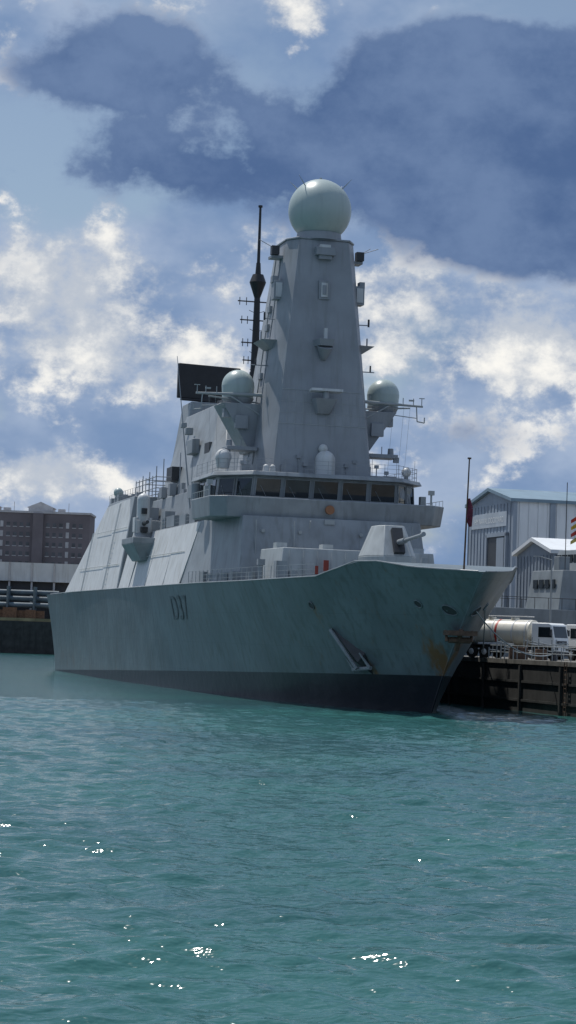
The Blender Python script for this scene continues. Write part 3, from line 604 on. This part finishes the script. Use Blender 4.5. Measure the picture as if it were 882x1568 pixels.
gabled('gabled_shed',66,77.3,-34.5,-70,15.3,16.7,mat('grey_cladding',(.22,.26,.31),.6,.1,.3,.3),mat('mid_grey_cladding',(.42,.45,.48),.6,.1,.3,.3),m_clad2,1.0)
# ---------------------------------------------------------------- second grey vessel (right edge)
nv=empty('patrol_vessel',(29.7,226,1.8),math.radians(200))
b=MB(); b.frus([(-14,-4),(14,-4),(19,0),(14,4),(-14,4)],1.5,[(-15,-4.6),(15,-4.6),(22,0),(15,4.6),(-15,4.6)],7.2)
b.frus([(-10,-3.8),(4,-3.8),(4,3.8),(-10,3.8)],7.2,[(-9.6,-3.4),(3.4,-3.4),(3.4,3.4),(-9.6,3.4)],11.2)
b.frus([(-6,-3),(1.5,-3),(1.5,3),(-6,3)],11.2,[(-5.6,-2.8),(.8,-2.8),(.8,2.8),(-5.6,2.8)],13.4); b.box((-3,0,14),(4,3,1.2)); b.box((2.6,1.5,11.9),(1.2,1.2,1.4)); b.box((-8,1.5,12),(1.8,2,1.6)); b.obj('hull_and_cabin',mat('vessel_grey',(.21,.24,.26),.5,.15,.6,.3),nv,bevel=.05)
b=MB()
for x in np.arange(-5,1,1.5): 
    b.box((x,2.95,12.5),(1.0,.12,.8)); b.box((x,-2.95,12.5),(1.0,.12,.8)); b.box((x,3.65,10),(.9,.12,.9)); b.box((x,-3.65,10),(.9,.12,.9))
for y in np.arange(-2,2.1,1.3): b.box((1.2,y,12.5),(.12,1,.8)); b.box((3.75,y,9.8),(.12,.9,.9)); b.box((-9.75,y,9.8),(.12,.9,1.4))
b.obj('cabin_windows',m_glass,nv,bevel=0)
b=MB(); b.cyl((-3,0,14),(-3,0,22),.25,.15); b.cyl((-3,-2.5,18.5),(-3,2.5,18.5),.1); b.cyl((-3,-1.8,20.5),(-3,1.8,20.5),.08); b.cyl((-1.5,0,14),(-3,0,19),.1); b.cyl((-4.5,0,14),(-3,0,19),.1); b.box((-3,0,17),(1.2,1.6,.3)); b.box((-3,0,19.6),(.8,2.4,.3)); b.cyl((3,3,11.2),(3,3,20),.04); b.cyl((-3,2.4,15),(-3,2.4,20),.04); b.cyl((-3,-2.4,15),(-3,-2.4,20),.04)
for y in(-3,3): b.cyl((-9,y,11.2),(-9,y,14),.06)
for x in np.arange(-14,15,1.5): b.cyl((x,4.5,7.2),(x,4.5,8.3),.03); b.cyl((x,-4.5,7.2),(x,-4.5,8.3),.03)
for y in(4.5,-4.5): b.cyl((-14,y,8.3),(14,y,8.3),.03)
b.obj('mast_and_rails',m_dark,nv)
ff=empty('signal_flags',(28.9,220,0)); b=MB(); b.cyl((0,0,4),(0,0,19.8),.04); b.obj('halyard_pole',m_dark,ff)
for i,(c,z) in enumerate((((.45,.05,.03),18.0),((.55,.36,.05),17.3),((.42,.06,.05),16.6),((.5,.4,.12),15.9))):
    b=MB(); vs=[];fs=[]
    for k in range(8): vs+= [(-.02-k*.11,.10*math.sin(k*1.1+i*2),z-.06*k),(-.02-k*.11,.10*math.sin(k*1.1+i*2+.3),z+.48-.08*k)]
    for k in range(7): fs.append((2*k,2*k+2,2*k+3,2*k+1))
    b.add(vs,fs); b.obj('flag_cloth_%d'%i,mat('flag_cloth_%d'%i,c,.9,.25,2),ff)
for (lx,ly) in ((25.6,214),(24.0,246)):
    e=empty('street_lamp',(lx,ly,QZ)); b=MB(); b.cyl((0,0,0),(0,0,9.5),.11,.07,8); b.cyl((0,0,9.5),(-1.2,0,9.8),.05); b.box((-1.4,0,9.8),(.7,.25,.12)); b.cyl((0,0,0),(0,0,.8),.18); b.obj('lamp_column',m_rail,e)
# ---------------------------------------------------------------- tanker trucks
m_tyre=mat('tyre_rubber',(.015,.015,.015),.9); m_cream=mat('tank_cream',(.62,.60,.52),.4,.06,.8,.35,dirt=(.3,.24,.16)); m_red=mat('red_stripe',(.4,.04,.03),.5)
def truck(loc,rz,tank):
    e=empty('tanker_truck' if tank else 'lorry',loc,rz)
    b=MB(); b.box((-.8,0,.95),(8.6,.9,.25)); b.box((-1.2,1.05,.75),(2.2,.25,.5)); b.box((-1.2,-1.05,.75),(2.2,.25,.5)); b.box((4.15,0,.55),(.35,2.4,.4))
    for x in (2.9,-2.6,-3.9): b.box((x,0,1.12),(1.25,2.45,.07))
    b.obj('chassis',m_dark,e,bevel=.02)
    b=MB()
    for x in (2.9,-2.6,-3.9):
        for y in(1,-1): b.cyl((x,y*.85,.52),(x,y*1.2,.52),.52,.52,20)
    b.obj('wheels',m_tyre,e)
    b=MB()
    for x in (2.9,-2.6,-3.9):
        for y in(1,-1): b.cyl((x,y*1.2,.52),(x,y*1.23,.52),.26,.2,14)
    b.obj('hubs',m_light,e)
    b=MB(); pr=[(2.05,1.15),(4.3,1.15),(4.3,1.75),(4.0,2.95),(3.75,3.1),(2.05,3.1),]
    n=len(pr); b.add([(x,-1.2,z) for x,z in pr]+[(x,1.2,z) for x,z in pr],[tuple(range(n)),tuple(range(n,2*n))[::-1]]+[(i,(i+1)%n+0,(i+1)%n+n,i+n) for i in range(n)])
    b.box((4.2,0,.95),(.25,2.35,.5)); b.obj('cab',m_white,e,bevel=.07)
    b=MB(); b.add([(4.27,-1.05,1.88),(4.27,1.05,1.88),(4.045,1.0,2.83),(4.045,-1.0,2.83)],[(0,1,2,3)])
    for y in(1,-1): b.add([(2.75,y*1.215,1.9),(4.1,y*1.215,1.9),(3.88,y*1.215,2.75),(2.75,y*1.215,2.75)],[(0,1,2,3)])
    b.obj('cab_windows',m_glass,e,smooth=False)
    b=MB(); b.box((4.34,0,1.45),(.06,1.5,.35)); b.box((4.36,.85,.95),(.08,.35,.2)); b.box((4.36,-.85,.95),(.08,.35,.2))
    for y in(1,-1): b.box((4.1,y*1.42,2.3),(.12,.25,.5)); b.cyl((4.05,y*1.2,2.6),(4.1,y*1.42,2.5),.03)
    b.obj('grille_lamps_mirrors',m_dark,e)
    if tank:
        b=MB(); b.cyl((-4.4,0,2.2),(1.6,0,2.2),1.12,1.12,32)
        for x,s in((-4.4,-1),(1.6,1)):
            b.cyl((x,0,2.2),(x+s*.25,0,2.2),1.12,.8,32); b.cyl((x+s*.25,0,2.2),(x+s*.36,0,2.2),.8,.3,32)
        b.cyl((-2.6,0,3.3),(-2.6,0,3.5),.35,.35,14); b.cyl((-.3,0,3.3),(-.3,0,3.5),.35,.35,14); b.obj('tank',m_cream,e)
        b=MB()
        for x in(-3.8,-2,0,1.3): b.cyl((x-.06,0,2.2),(x+.06,0,2.2),1.15,1.15,32)
        for y in(.45,-.45): b.cyl((-4.2,y,3.6),(1.3,y,3.6),.03)
        b.cyl((-3.3,1.0,1.2),(-.2,1.0,1.2),.13); b.cyl((-3.3,-1.0,1.2),(-.2,-1.0,1.2),.13); b.obj('tank_bands',m_light,e)
        b=MB(); b.cyl((-1.7,0,2.2),(-1.5,0,2.2),1.135,1.135,32); b.obj('tank_stripe',m_red,e)
    else:
        b=MB(); b.box((-1.4,0,2.1),(6.4,2.4,1.9)); b.obj('cargo_body',m_white,e,bevel=.05)
truck((19.9,189,QZ+.004),math.radians(-38),True)
truck((24.6,194,QZ+.004),math.radians(-66),False)
e=empty('pipe_rack',(17.9,185.5,QZ)); b=MB()
for i in range(18): x=random.uniform(-1.5,5.5); h=random.uniform(.8,2.0); yy=random.uniform(-3,1); b.cyl((x,yy,0),(x,yy,h),.05); b.cyl((x,yy,h*.8),(x+random.uniform(.6,1.6),yy,h*.7),.04)
b.obj('frames',m_rail,e)
b=MB(); b.box((1.5,-2,.5),(1.5,.8,1.0)); b.box((3.3,-2.5,.45),(.9,.8,.9)); b.obj('generator_boxes',m_rust,e,bevel=.04)
e=empty('dark_cabin',(28.0,376,0)); b=MB(); b.box((0,0,10),(2.4,3,16)); b.box((0,0,18.2),(2.8,3.4,.4)); b.obj('cabin_body',m_dark,e,bevel=.05)
